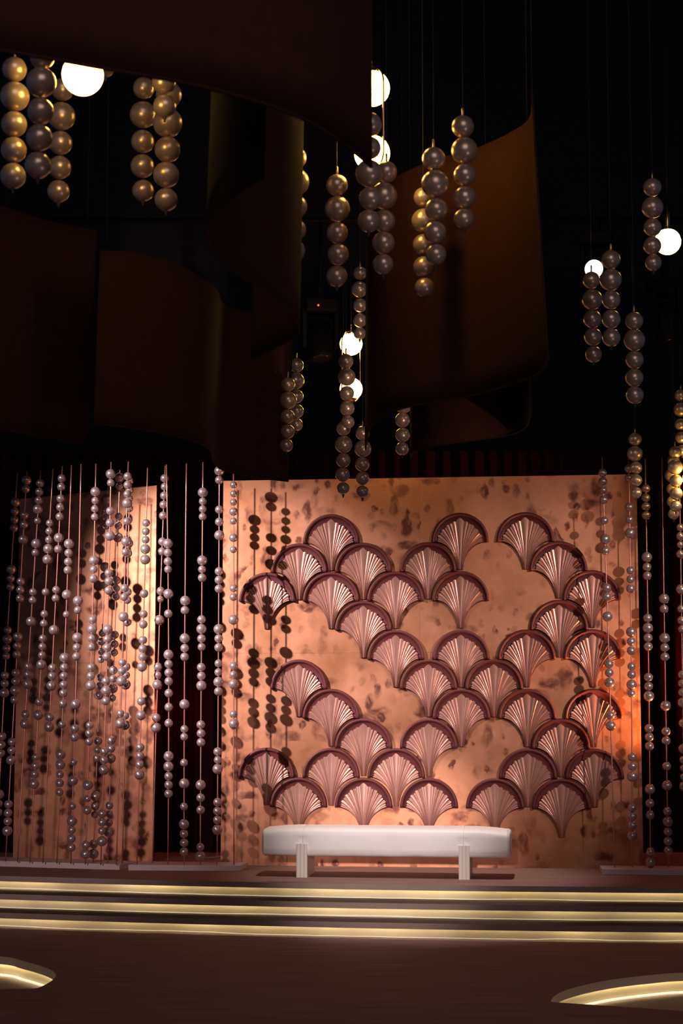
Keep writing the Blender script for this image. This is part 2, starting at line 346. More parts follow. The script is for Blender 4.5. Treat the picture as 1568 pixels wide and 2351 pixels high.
# ------------------------------------------------------------------ fan tiles
R = 0.285
def fan_meshes():
    # maroon half-round backing whose lower sides follow the neighbouring arches
    pts = []
    for i in range(25): a = math.pi * i / 24; pts.append((R * math.cos(a), R * math.sin(a)))
    left = []
    for i in range(1, 13):                        # concave arc about (-PX,-PZ) back down to the tail
        a = i / 12
        # quadratic from (-R,0) bending towards the tail
        p0 = Vector((-0.97 * R, -0.015 * R)); p1 = Vector((-0.17 * R, -0.10 * R)); p2 = Vector((-0.095 * R, -0.99 * R))
        q = p0 * (1 - a) ** 2 + p1 * 2 * a * (1 - a) + p2 * a * a; left.append((q.x, q.y))
    pts += left + [(-x, y) for x, y in reversed(left)]
    n = len(pts); v = [(x, -0.014, z) for x, z in pts] + [(x, 0.0, z) for x, z in pts]
    f = [tuple(range(n)), tuple(range(2 * n - 1, n - 1, -1))] + [(i, (i + 1) % n, n + (i + 1) % n, n + i) for i in range(n)]
    back = pyd('fan_backing', v, f)
    # arch rim with a rounded moulding profile
    prof = [(1.0, 0.0), (1.0, 0.030), (0.99, 0.040), (0.965, 0.047), (0.93, 0.048), (0.90, 0.043), (0.88, 0.032), (0.872, 0.026), (0.85, 0.024), (0.80, 0.018), (0.74, 0.0145)]
    v = []; f = []; m = len(prof); na = 37
    for i in range(na):
        a = math.pi * (i / (na - 1)); a = a * 1.015 - 0.0075 * math.pi
        for r, h in prof: v.append((R * r * math.cos(a), -h - 0.0005, R * r * math.sin(a)))
    for i in range(na - 1):
        for k in range(m - 1): f.append((i * m + k, i * m + k + 1, (i + 1) * m + k + 1, (i + 1) * m + k))
    f.append(tuple(range(m))); f.append(tuple(range((na - 1) * m, na * m)))
    rim = pyd('fan_rim', v, f)
    for p in rim.polygons: p.use_smooth = len(p.vertices) == 4
    # fluted shell
    edges_t = [-1.0, -0.945, -0.89, -0.78, -0.70, -0.565, -0.50, -0.36, -0.27, -0.135, 0.135, 0.27, 0.36, 0.50, 0.565, 0.70, 0.78, 0.89, 0.945, 1.0]
    SUB = 6; NS = 16; v = []; f = []
    def edge_pt(t, sc):
        a = math.radians(90 - 91.5 * t)
        rr = R * (0.725 + 0.095 * max(0, 1 - abs(t) / 0.17) + 0.105 * max(0, abs(t) - 0.55) / 0.45) * sc
        return Vector((rr * math.cos(a), rr * math.sin(a)))
    cols = []
    for k in range(len(edges_t) - 1):
        for s in range(SUB): cols.append((k, s / SUB))
    cols.append((len(edges_t) - 2, 1.0))
    for k, s in cols:
        t = edges_t[k] + (edges_t[k + 1] - edges_t[k]) * s
        c = 2 * s - 1; bumpv = 1 - c * c; wd = edges_t[k + 1] - edges_t[k]
        tip = 1 - (0.055 if wd < 0.3 else 0.03) * (1 - bumpv) - (0.035 if 0.05 < wd < 0.09 else 0.0)
        E = edge_pt(t, tip)
        P0 = Vector((t * 0.085 * R, -0.985 * R))
        P1 = Vector((t * 0.19 * R, -0.36 * R * (1 - 0.55 * abs(t))))
        for i in range(NS + 1):
            q = i / NS; q = 1 - (1 - q) ** 1.15
            p = P0 * (1 - q) ** 2 + P1 * 2 * q * (1 - q) + E * q * q
            h = 0.016 + 0.018 * math.sin(min(1.0, q * 1.15) * math.pi * 0.62) + (0.0085 if wd < 0.09 else 0.0055 if wd < 0.3 else 0.008) * bumpv ** (1.0 if wd < 0.09 else 1.0) * (0.45 + 0.55 * q) + (0.004 if 0.05 < wd < 0.09 and k not in (0, 1, len(edges_t) - 2, len(edges_t) - 3) else 0.0) * bumpv
            v.append((p.x, -h, p.y))
    nc = len(cols)
    for a in range(nc - 1):
        for i in range(NS): f.append((a * (NS + 1) + i, (a + 1) * (NS + 1) + i, (a + 1) * (NS + 1) + i + 1, a * (NS + 1) + i + 1))
    nb = len(v)
    for a in range(nc): p = v[a * (NS + 1) + NS]; v.append(p); v.append((p[0], -0.004, p[2]))
    for a in range(nc - 1): f.append((nb + 2 * a, nb + 2 * a + 2, nb + 2 * a + 3, nb + 2 * a + 1))
    sh = pyd('fan_shell', v, f, True)
    return back, rim, sh
fb, fr, fs = fan_meshes()
for me_, mm in ((fb, M['maroon']), (fr, M['maroon']), (fs, M['shell'])): me_.materials.append(mm)
# every lattice cell that carries a fan: row -> columns (half-pitch units from the leftmost fan)
FANS = [[2, 6, 8], [1, 3, 5, 9], [0, 2, 4, 6, 10], [3, 9], [4, 6, 8, 10], [1, 5, 7], [2, 6, 8, 10], [3, 5, 9], [0, 2, 4, 8, 10], [1, 3, 5, 7, 9]]
ud = Vector((math.cos(MA), math.sin(MA), 0)); vd = Vector((-math.sin(MA), math.cos(MA), 0))
def on_panel(px, py):                             # pixel -> point on the big panel's face
    d = ray(px, py); P0 = Vector((PA[0], PA[1], 0)); t = (P0 - CP).dot(vd) / d.dot(vd); return CP + d * t
c00 = on_panel(614, 1382); c10 = on_panel(1358.5, 1373); cb0 = on_panel(612.5, 1785); 
pitch_u = (c10 - c00).dot(ud) / 10; u0 = (c00 - Vector((PA[0], PA[1], 0))).dot(ud); z2 = (c00.z + c10.z) / 2
pitch_z = (c00.z - cb0.z) / 6
cnt = {1: 'only', 2: '', }
for r_, row in enumerate(FANS):
    for j, c in enumerate(row):
        u = u0 + c * pitch_u; z = z2 - (r_ - 2) * pitch_z
        P = Vector((PA[0], PA[1], 0)) + ud * u - vd * 0.001; 
        fo = empty('fan_tile', (P.x, P.y, z), MA)
        rowname = 'the top row' if r_ == 0 else 'the bottom row' if r_ == 9 else 'the %s row down' % ORD[r_]
        pos = 'leftmost' if j == 0 else 'rightmost' if j == len(row) - 1 else ORD[j] + ' from left'
        tag(fo, 'maroon and copper fan relief, %s in %s' % (pos, rowname), 'wall ornament', 'fan reliefs on the copper backdrop')
        local('backing', fb, fo); local('arch_rim', fr, fo); local('fluted_shell', fs, fo)
# ------------------------------------------------------------------ bench
BA = math.radians(-7.4)
B0 = Vector((-0.419, 16.376, STAGE))
bench = empty('upholstered_bench', B0, BA); tag(bench, 'long white leather bench on two fluted cream slab legs', 'bench')
def cushion():
    u0_, u1_ = -0.305, 1.945; zb, zt, v0, v1 = 0.185, 0.458, 0.008, 0.50
    cy, cz = (v0 + v1) / 2, (zb + zt) / 2; hy, hz = (v1 - v0) / 2, (zt - zb) / 2
    secs = []
    N = 70
    us = [-0.030, -0.0285, -0.024, -0.016, -0.006, 0.0]
    sc = [0.55, 0.78, 0.90, 0.955, 0.98, 0.985]
    for a, s in zip(us, sc): secs.append((u0_ + a, s, 0))
    for i in range(1, N): 
        t = i / N; d = min(t, 1 - t) * (u1_ - u0_)
        secs.append((u0_ + t * (u1_ - u0_), 0.985 + 0.015 * min(1, d / 0.1), min(1, d / 0.35)))
    for a, s in zip(reversed(us), reversed(sc)): secs.append((u1_ - a, s, 0))
    v = []; f = []; n = 56
    for (u, s, e) in secs:
        e2 = 1 - (1 - e) ** 2
        for k in range(n):
            q = 2 * math.pi * k / n; cx, sx = math.cos(q), math.sin(q); p = 2 / 5.2
            y = math.copysign(abs(cx) ** p, cx) * hy; zz = math.copysign(abs(sx) ** p, sx) * hz
            if zz > 0: zz -= 0.022 * (1 - e2)      # the top swells towards the middle
            wob = 0.004 * noise.noise(Vector((u * 5, q * 1.5, 0.3)))
            # pinch where the legs bite
            for lu in (0.05, 1.55):
                g = math.exp(-((u - lu) / 0.045) ** 2)
                if y < 0: y += 0.024 * g * math.exp(-((zz + 0.004) / 0.016) ** 2)
                if zz > 0: zz -= 0.0035 * math.exp(-((u - lu) / 0.012) ** 2)
            v.append((u, cy + (y + wob) * s, cz + (zz + wob * 0.5) * s))
    for i in range(len(secs) - 1):
        for k in range(n): l = (k + 1) % n; f.append((i * n + k, i * n + l, (i + 1) * n + l, (i + 1) * n + k))
    f.append(tuple(range(n))); f.append(tuple(range((len(secs) - 1) * n, len(secs) * n)))
    me = pyd('cushion', v, f, True)
    rings = []
    for uu in (u0_, u1_):
        s = 0.988; ring = []
        for k in range(n):
            q = 2 * math.pi * k / n; cx, sx = math.cos(q), math.sin(q); p = 2 / 5.2
            y = math.copysign(abs(cx) ** p, cx) * hy; zz = math.copysign(abs(sx) ** p, sx) * hz
            if zz > 0: zz -= 0.022
            ring.append((uu, cy + y * s, cz + zz * s))
        rings.append(tube('piping', ring, 0.005, 6, closed=True))
    seams = []
    for lu in (0.06, 1.545):
        pts = []
        for k in range(21):
            q = math.pi * (1.03 - k / 20 * 1.06); cx, sx = math.cos(q), math.sin(q); p = 2 / 5.2
            y = math.copysign(abs(cx) ** p, cx) * hy; zz = math.copysign(abs(sx) ** p, sx) * hz
            pts.append((lu, cy + y * 1.002, cz + zz * 1.006))
        seams.append(tube('seam', pts, 0.003, 5))
    return me, rings, seams
cm, rings, seams = cushion()
cu = local('cushion', cm, bench, M['leather'])
for r_ in rings: local('piping', r_, cu, M['seam'])
for s_ in seams: local('seam', s_, cu, M['leather'])
def leg_mesh():
    # plan outline of the slab with three flutes on the front face
    W = 0.102; D = 0.46; out = []
    for k in range(25):
        x = W * k / 24; ph = (x / W * 3) % 1.0
        y = 0.0 + 0.006 * (1 - math.sqrt(max(0.0, 1 - (2 * ph - 1) ** 2 * 0.98))); out.append((x, y - 0.006))
    out += [(W, D), (0, D)]
    n = len(out); H = 0.306; v = [(x, y, 0) for x, y in out] + [(x, y, H) for x, y in out]
    f = [tuple(range(n)), tuple(range(n, 2 * n))] + [(i, (i + 1) % n, n + (i + 1) % n, n + i) for i in range(n)]
    return pyd('leg', v, f)
lm = leg_mesh(); lm.materials.append(M['bench_leg'])
local('leg', lm, bench, loc=(0, 0, 0)); local('leg', lm, bench, loc=(1.502, 0, 0))
# ------------------------------------------------------------------ rods on their base boards
def board(name, pts, z0, z1, label):
    n = len(pts); v = [(p[0], p[1], z0) for p in pts] + [(p[0], p[1], z1) for p in pts]
    f = [tuple(range(n)), tuple(range(n, 2 * n))] + [(i, (i + 1) % n, n + (i + 1) % n, n + i) for i in range(n)]
    c = sum((Vector((p[0], p[1], 0)) for p in pts), Vector()) / n
    root = pyd(name, [(a - c.x, b - c.y, zz - z0) for a, b, zz in v], f)
    o = link(name, root, None, M['plinth']); o.location = (c.x, c.y, z0)
    bv = o.modifiers.new('bevel', 'BEVEL'); bv.width = 0.004; bv.segments = 2
    tag(o, label, 'base board', 'grey base boards holding the bead rods')
BT = STAGE + 0.055
def pt(x, y, z=STAGE): p = ground(x, y, z); return (p.x, p.y)
a0 = Vector((-4.6, 17.80)); a1 = Vector((-3.399, 17.43)); a2 = Vector((-2.14, 17.06)); bdir = Vector((0.16, 0.36))
board('rod_base_board', [a0, a1, a2, a2 + bdir * 0.95, a1 + bdir * 1.0, a0 + bdir], STAGE, BT, 'grey base board under the leftmost bead rods')
b0 = Vector((-2.05, 17.015)); b1 = Vector((-0.972, 16.95))
board('rod_base_board', [b0, b1, b1 + Vector((0.06, 0.33)), b0 + Vector((0.075, 0.36))], STAGE, BT, 'grey base board under the rods left of the big copper panel')
c0 = Vector((2.445, 16.62)); c1 = Vector((4.4, 16.42))
board('rod_base_board', [c0, c1, c1 + Vector((0.05, 0.34)), c0 + Vector((0.03, 0.34))], STAGE, BT, 'grey base board under the rods at the photo\'s right edge')
Z1 = (0, 1040, 5.11); Z2 = (180, 1040, 5.11); Z3 = (0, 1420, 3.92); Z4 = (150, 1420, 3.92); Z5 = (380, 1040, 3.92); Z6 = (380, 1500, 3.92); Z7 = (1300, 850, 3.985); Z8 = (1300, 1400, 3.617)
# each rod: depth, top, foot, beads read in the crops (crop, x, y, radius)
RODS = [
 (17.50, (Z1,199,225), (Z3,-28,2160), [(Z1,180,578,60),(Z1,175,687,50),(Z1,169,783,50),(Z1,166,880,50),(Z1,132,1367,60),(Z1,128,1473,50),(Z1,123,1572,50),(Z1,88,2077,50),(Z1,86,2182,60),(Z1,73,2292,50),(Z3,55,338,36),(Z3,42,510,38),(Z3,41,585,38),(Z3,38,668,45),(Z3,20,1060,38),(Z3,10,1137,38),(Z3,4,1213,38),(Z3,-14,1583,45),(Z3,-20,1667,38),(Z3,-22,1745,38)]),
 (17.40, (Z1,312,210), (Z3,54,2160), [(Z1,311,320,60),(Z1,303,423,50),(Z1,288,730,50),(Z1,286,842,50),(Z1,271,1018,58),(Z1,245,1508,50),(Z1,239,1608,50),(Z1,235,1706,50),(Z3,158,165,45),(Z3,152,247,38),(Z3,150,323,38),(Z3,139,488,38),(Z3,139,564,38),(Z3,136,646,46),(Z3,130,732,38),(Z3,107,1110,39),(Z3,104,1187,39),(Z3,100,1275,46),(Z3,75,1672,39),(Z3,70,1750,39),(Z3,69,1825,39),(Z3,65,1912,46)]),
 (17.32, (Z1,476,200), (Z3,160,2165), [(Z1,473,356,50),(Z1,462,455,50),(Z1,457,555,50),(Z1,440,660,58),(Z1,440,795,42),(Z1,427,1063,57),(Z1,416,1170,46),(Z1,387,1630,46),(Z1,384,1727,46),(Z1,362,1977,55),(Z3,278,28,42),(Z3,253,433,37),(Z3,249,505,37),(Z3,245,590,45),(Z3,231,862,37),(Z3,225,947,44)]),
 (17.26, (Z1,622,187), (Z3,273,2165), [(Z1,584,822,46),(Z1,578,918,46),(Z1,576,1018,46),(Z1,565,1125,56),(Z1,556,1250,58),(Z1,536,1630,46),(Z1,522,1888,46),(Z1,516,2000,46),(Z1,500,2175,46),(Z1,496,2272,46),(Z3,379,330,36),(Z3,371,415,44),(Z3,353,750,38),(Z3,345,868,45),(Z3,320,1247,33),(Z3,318,1325,38),(Z3,312,1400,37),(Z3,305,1488,42)]),
 (17.22, (Z1,732,152), (Z3,387,2165), [(Z1,726,299,50),(Z1,721,397,50),(Z1,712,535,50),(Z1,708,637,52),(Z1,703,747,48),(Z1,690,995,56),(Z1,685,1128,50),(Z1,658,1605,47),(Z1,651,1704,47),(Z1,628,2077,56),(Z3,474,442,37),(Z3,469,518,37),(Z3,463,605,45),(Z3,450,888,37),(Z3,443,975,43)]),
 (17.18, (Z1,836,140), (Z3,516,2165), [(Z1,811,1065,57),(Z1,809,1173,50),(Z1,804,1276,48),(Z1,797,1375,48),(Z1,786,1662,57),(Z1,781,1893,43),(Z3,578,354,45),(Z3,577,440,37),(Z3,573,517,37),(Z3,572,597,37),(Z3,571,672,37),(Z3,566,767,37),(Z3,559,952,36),(Z3,545,1222,44),(Z3,544,1315,44),(Z3,540,1402,35),(Z3,537,1480,37),(Z3,536,1562,35)]),
 (17.14, (Z1,951,127), (Z3,640,2165), [(Z1,914,1733,57),(Z1,914,1843,47),(Z1,908,2165,59),(Z1,902,2282,48),(Z3,688,341,38),(Z3,681,772,45),(Z3,674,990,38),(Z3,671,1069,37),(Z3,661,1293,32),(Z3,656,1457,44),(Z3,653,1688,30),(Z3,647,1822,44),(Z3,648,1903,34),(Z3,642,1980,38),(Z3,642,2060,38)]),
 (17.10, (Z1,1127,124), (Z3,766,2170), [(Z1,1120,455,57),(Z1,1119,560,44),(Z1,1111,655,48),(Z1,1111,750,48),(Z1,1102,1260,58),(Z1,1099,1367,48),(Z1,1094,1473,49),(Z1,1088,1955,50),(Z1,1080,2065,57),(Z1,1075,2175,48),(Z1,1073,2276,45),(Z3,819,440,38),(Z3,816,517,38),(Z3,814,603,44),(Z3,806,962,34),(Z3,805,1033,38),(Z3,802,1108,34),(Z3,793,1499,45),(Z3,790,1620,32),(Z3,786,1725,37),(Z3,775,2037,37),(Z3,771,2120,45)]),
 (17.24, (Z2,360,260), (Z4,245,2170), [(Z2,345,545,55),(Z2,335,655,45),(Z2,333,755,45),(Z2,325,853,45),(Z2,315,1337,55),(Z2,303,1447,48),(Z2,303,1550,46),(Z4,335,130,36),(Z4,322,208,36),(Z4,325,297,33),(Z4,320,370,32),(Z4,318,530,34),(Z4,310,605,34),(Z4,302,692,38),(Z4,298,1102,38),(Z4,290,1180,36),(Z4,285,1258,36),(Z4,278,1600,44),(Z4,270,1688,37),(Z4,264,1765,32),(Z4,255,2030,37),(Z4,256,2118,44)]),
 (17.06, (Z2,382,107), (Z4,322,2175), [(Z2,378,247,57),(Z2,382,350,45),(Z2,375,680,52),(Z2,370,820,52),(Z2,372,972,57),(Z2,357,1408,50),(Z2,358,1505,50),(Z2,356,1612,52),(Z2,345,2070,58),(Z4,378,187,37),(Z4,377,263,37),(Z4,372,342,37),(Z4,362,563,39),(Z4,367,650,47),(Z4,366,742,38),(Z4,349,1197,37),(Z4,346,1275,37),(Z4,345,1362,44),(Z4,331,1755,37),(Z4,330,1833,37),(Z4,328,1910,36),(Z4,332,2005,44)]),
 (17.18, (Z2,487,200), (Z4,382,2175), [(Z2,482,290,57),(Z2,485,393,45),(Z2,473,747,46),(Z2,467,850,46),(Z2,465,990,55),(Z2,450,1493,48),(Z2,443,1588,47),(Z2,438,1687,47),(Z4,443,147,38),(Z4,440,230,37),(Z4,441,305,35),(Z4,430,466,37),(Z4,428,543,34),(Z4,426,628,42),(Z4,424,715,32),(Z4,412,1098,37),(Z4,412,1173,35),(Z4,408,1257,45),(Z4,396,1683,36),(Z4,397,1758,33),(Z4,393,1837,36),(Z4,388,1920,46)]),
 (17.03, (Z2,583,100), (Z4,462,2175), [(Z2,577,275,50),(Z2,580,375,50),(Z2,573,482,48),(Z2,573,590,57),(Z2,573,803,48),(Z2,562,1038,60),(Z2,553,1162,48),(Z2,543,1588,50),(Z2,536,1690,48),(Z2,527,1920,57),(Z4,513,397,37),(Z4,507,473,39),(Z4,504,562,46),(Z4,494,855,37),(Z4,494,943,44)]),
 (17.17, (Z2,610,260), (Z4,512,2175), [(Z2,602,330,46),(Z2,598,435,44),(Z2,590,535,46),(Z2,595,650,46),(Z2,590,790,43),(Z2,582,1060,55),(Z2,577,1178,48),(Z2,575,1630,48),(Z2,575,1725,47),(Z2,573,1985,50),(Z4,548,435,37),(Z4,548,510,36),(Z4,543,595,44),(Z4,541,875,36),(Z4,536,958,42)]),
 (17.08, (Z2,812,175), (Z4,645,2175), [(Z2,795,820,48),(Z2,792,920,47),(Z2,790,1018,48),(Z2,783,1127,57),(Z2,783,1250,58),(Z2,770,1650,50),(Z2,766,1890,48),(Z2,760,2010,49),(Z2,757,2195,50),(Z2,755,2295,50),(Z4,696,345,37),(Z4,690,433,45),(Z4,682,745,38),(Z4,682,870,46),(Z4,673,1160,38),(Z4,672,1237,37),(Z4,670,1315,37),(Z4,666,1405,45)]),
 (17.18, (Z2,1018,150), (Z4,785,2175), [(Z2,1010,298,48),(Z2,1012,395,46),(Z2,1010,500,48),(Z2,1000,607,54),(Z2,993,735,48),(Z2,985,1040,54),(Z2,983,1157,50),(Z2,970,1620,50),(Z2,962,1715,43),(Z2,950,1960,58),(Z4,835,435,37),(Z4,833,508,35),(Z4,827,595,45),(Z4,820,893,38),(Z4,815,982,44)]),
 (17.04, (Z2,1032,135), (Z4,922,2180), [(Z2,1052,1063,57),(Z2,1052,1170,49),(Z2,1051,1272,50),(Z2,1053,1365,47),(Z2,1057,1653,57),(Z2,1055,1885,51),(Z4,928,325,46),(Z4,930,410,38),(Z4,930,487,38),(Z4,931,565,38),(Z4,931,672,38),(Z4,931,797,38),(Z4,931,942,39),(Z4,930,1240,46),(Z4,928,1332,46),(Z4,930,1420,38),(Z4,931,1497,38),(Z4,930,1577,38)]),
 (17.03, (Z2,1268,124), (Z4,1068,2182), [(Z2,1254,1733,60),(Z2,1248,1845,50),(Z2,1248,2175,59),(Z2,1247,2290,51),(Z4,1073,345,38),(Z4,1073,772,46),(Z4,1073,995,34),(Z4,1070,1065,34),(Z4,1068,1298,34),(Z4,1071,1485,46),(Z4,1068,1693,34),(Z4,1067,1852,46),(Z4,1067,1938,39),(Z4,1069,2018,39),(Z4,1068,2098,39)]),
 (17.02, (Z2,1462,107), (Z6,310,1880), [(Z2,1460,463,60),(Z2,1460,567,45),(Z2,1460,658,45),(Z2,1458,747,45),(Z2,1450,1260,60),(Z2,1449,1365,45),(Z2,1453,1463,52),(Z2,1443,1953,52),(Z2,1441,2065,60),(Z2,1443,2177,50),(Z2,1446,2275,46),(Z6,320,125,38),(Z6,324,203,38),(Z6,324,290,46),(Z6,317,642,39),(Z6,320,720,39),(Z6,320,801,39),(Z6,316,1185,48),(Z6,317,1300,40),(Z6,317,1410,40),(Z6,313,1743,36),(Z6,313,1825,47)]),
 (17.01, (Z5,484,86), (Z6,465,1885), [(Z5,483,161,45),(Z5,483,244,38),(Z5,484,510,38),(Z5,484,620,38),(Z5,485,740,46),(Z5,481,1065,38),(Z5,480,1143,38),(Z5,481,1222,38),(Z5,477,1585,46),(Z5,479,1670,39),(Z5,478,1750,38),(Z5,477,1893,37),(Z5,475,1973,37),(Z5,477,2060,46),(Z5,477,2145,38),(Z6,467,885,39),(Z6,470,960,35),(Z6,467,1042,47),(Z6,468,1340,40),(Z6,467,1420,40),(Z6,466,1500,39),(Z6,466,1588,47)]),
 (17.00, (Z5,612,120), (Z6,616,1885), [(Z5,613,287,33),(Z5,613,367,32),(Z5,613,442,33),(Z5,612,527,38),(Z5,612,613,32),(Z5,610,763,38),(Z5,609,870,32),(Z5,613,1217,37),(Z5,611,1296,34),(Z5,612,1500,43),(Z5,616,1917,39),(Z5,611,1995,34),(Z5,614,2080,45),(Z6,611,548,37),(Z6,616,635,45)]),
 (16.74, (Z7,327,800), (Z8,403,2150), [(Z7,332,940,41),(Z7,335,1017,39),(Z7,335,1097,37),(Z7,342,1185,42),(Z7,348,1375,38),(Z7,355,1545,46),(Z7,360,1650,40),(Z7,372,1990,42),(Z7,372,2070,42),(Z7,377,2253,46),(Z8,354,450,36),(Z8,355,522,36),(Z8,360,605,43),(Z8,366,878,38),(Z8,370,962,44)]),
 (16.73, (Z7,573,810), (Z8,550,2150), [(Z7,570,900,42),(Z7,572,985,37),(Z7,574,1252,39),(Z7,577,1365,38),(Z7,584,1490,47),(Z7,588,1832,38),(Z7,588,1913,38),(Z7,588,1998,40),(Z8,538,183,43),(Z8,538,263,37),(Z8,538,340,36),(Z8,541,470,32),(Z8,544,537,36),(Z8,542,622,43),(Z8,542,697,34),(Z8,549,1222,36),(Z8,549,1298,37),(Z8,547,1383,44),(Z8,547,1645,34),(Z8,547,1715,38),(Z8,547,1792,39),(Z8,547,1877,44)]),
 (16.72, (Z7,720,808), (Z8,699,2150), [(Z7,730,1082,42),(Z7,728,1167,40),(Z7,729,1247,40),(Z7,733,1327,40),(Z7,738,1710,46),(Z7,739,1800,42),(Z7,741,1880,41),(Z8,675,68,38),(Z8,678,150,45),(Z8,680,231,37),(Z8,682,304,38),(Z8,682,560,38),(Z8,684,635,38),(Z8,687,717,45),(Z8,688,985,39),(Z8,690,1058,39),(Z8,690,1133,39),(Z8,695,1490,46),(Z8,694,1607,39),(Z8,698,1704,39),(Z8,700,2010,39),(Z8,701,2097,44)]),
 (16.71, (Z7,875,797), (Z8,850,2155), [(Z7,896,2090,49),(Z7,895,2183,42),(Z8,817,233,46),(Z8,818,313,38),(Z8,819,390,39),(Z8,825,797,46),(Z8,828,1010,39),(Z8,829,1087,39),(Z8,833,1300,39),(Z8,836,1460,46),(Z8,840,1675,39),(Z8,845,1760,46),(Z8,845,1843,39),(Z8,845,1922,38),(Z8,846,1998,38)]),
 (16.70, (Z7,1035,790), (Z8,990,2155), [(Z7,1045,1440,37),(Z7,1045,1520,39),(Z7,1045,1597,34),(Z7,1043,1683,42),(Z7,1048,2005,46),(Z7,1050,2183,38),(Z7,1050,2285,38),(Z8,958,88,38),(Z8,962,160,33),(Z8,965,537,37),(Z8,965,610,37),(Z8,966,685,35),(Z8,968,770,42),(Z8,971,940,37),(Z8,975,1155,45),(Z8,978,1248,35),(Z8,979,1318,33),(Z8,980,1390,33),(Z8,981,1468,42)]),
]
def zz(z, x, y): return z[0] + x / z[2], z[1] + y / z[2]
def quadfit(P):                                  # least squares x = a + b t + c t^2 with t = (y-1500)/500
    A = [[0.0] * 4 for _ in range(3)]
    for x, y in P:
        t = (y - 1500) / 500; b = (1, t, t * t)
        for i in range(3):
            for j in range(3): A[i][j] += b[i] * b[j]
            A[i][3] += b[i] * x
    for i in range(3):
        pv = A[i][i]
        for j in range(i, 4): A[i][j] /= pv
        for k in range(3):
            if k != i:
                q = A[k][i]
                for j in range(i, 4): A[k][j] -= q * A[i][j]
    return [A[i][3] for i in range(3)]
pearl = sphere('pearl', 1.0, 28, 14); pearl.materials.append(M['pearl'])
for i, (D, top, foot, beads) in enumerate(RODS):
    tp = zz(*top); ft = zz(*foot)
    bp = [(*zz(b[0], b[1], b[2]), b[3] / b[0][2]) for b in beads]
    a, b_, c_ = quadfit([tp, tp, tp, ft, ft, ft] + [(x, y) for x, y, r in bp])
    X = lambda y: a + b_ * ((y - 1500) / 500) + c_ * ((y - 1500) / 500) ** 2
    # foot: where the rod meets the board top at this depth
    dz = BT - HC; ys = 1985.0
    for _ in range(30):
        P = at(X(ys), ys, D); ys += (P.z - (BT - 0.004)) * F / D
    base = at(X(ys), ys, D)
    root = empty('beaded_rod', base)
    if i < 20:
        lab = 'slim copper rod strung with pearls, %s rod foot from the photo\'s left edge' % ORD[i]
        grp = 'bead rods left of the big copper panel'
    else:
        lab = 'slim copper rod strung with pearls, %s on the right base board' % ('leftmost' if i == 20 else 'rightmost' if i == 24 else ORD[i - 20] + ' from left'); grp = 'bead rods on the right base board'
    tag(root, lab, 'bead rod', grp)
    pts = []
    for k in range(15):
        y = ys + (tp[1] - ys) * k / 14; pts.append(at(X(y), y, D))
    link('rod', tube('rod', pts, 0.0062, 8), root, M['rod'])
    for (x, y, rp) in bp:
        rm = rp / F * D
        rm = min((0.0345, 0.0385, 0.042, 0.0495), key=lambda q: abs(q - rm))
        P = at(X(y) * 0.5 + x * 0.5, y, D)
        local('bead', pearl, root, loc=P - base, scale=rm)
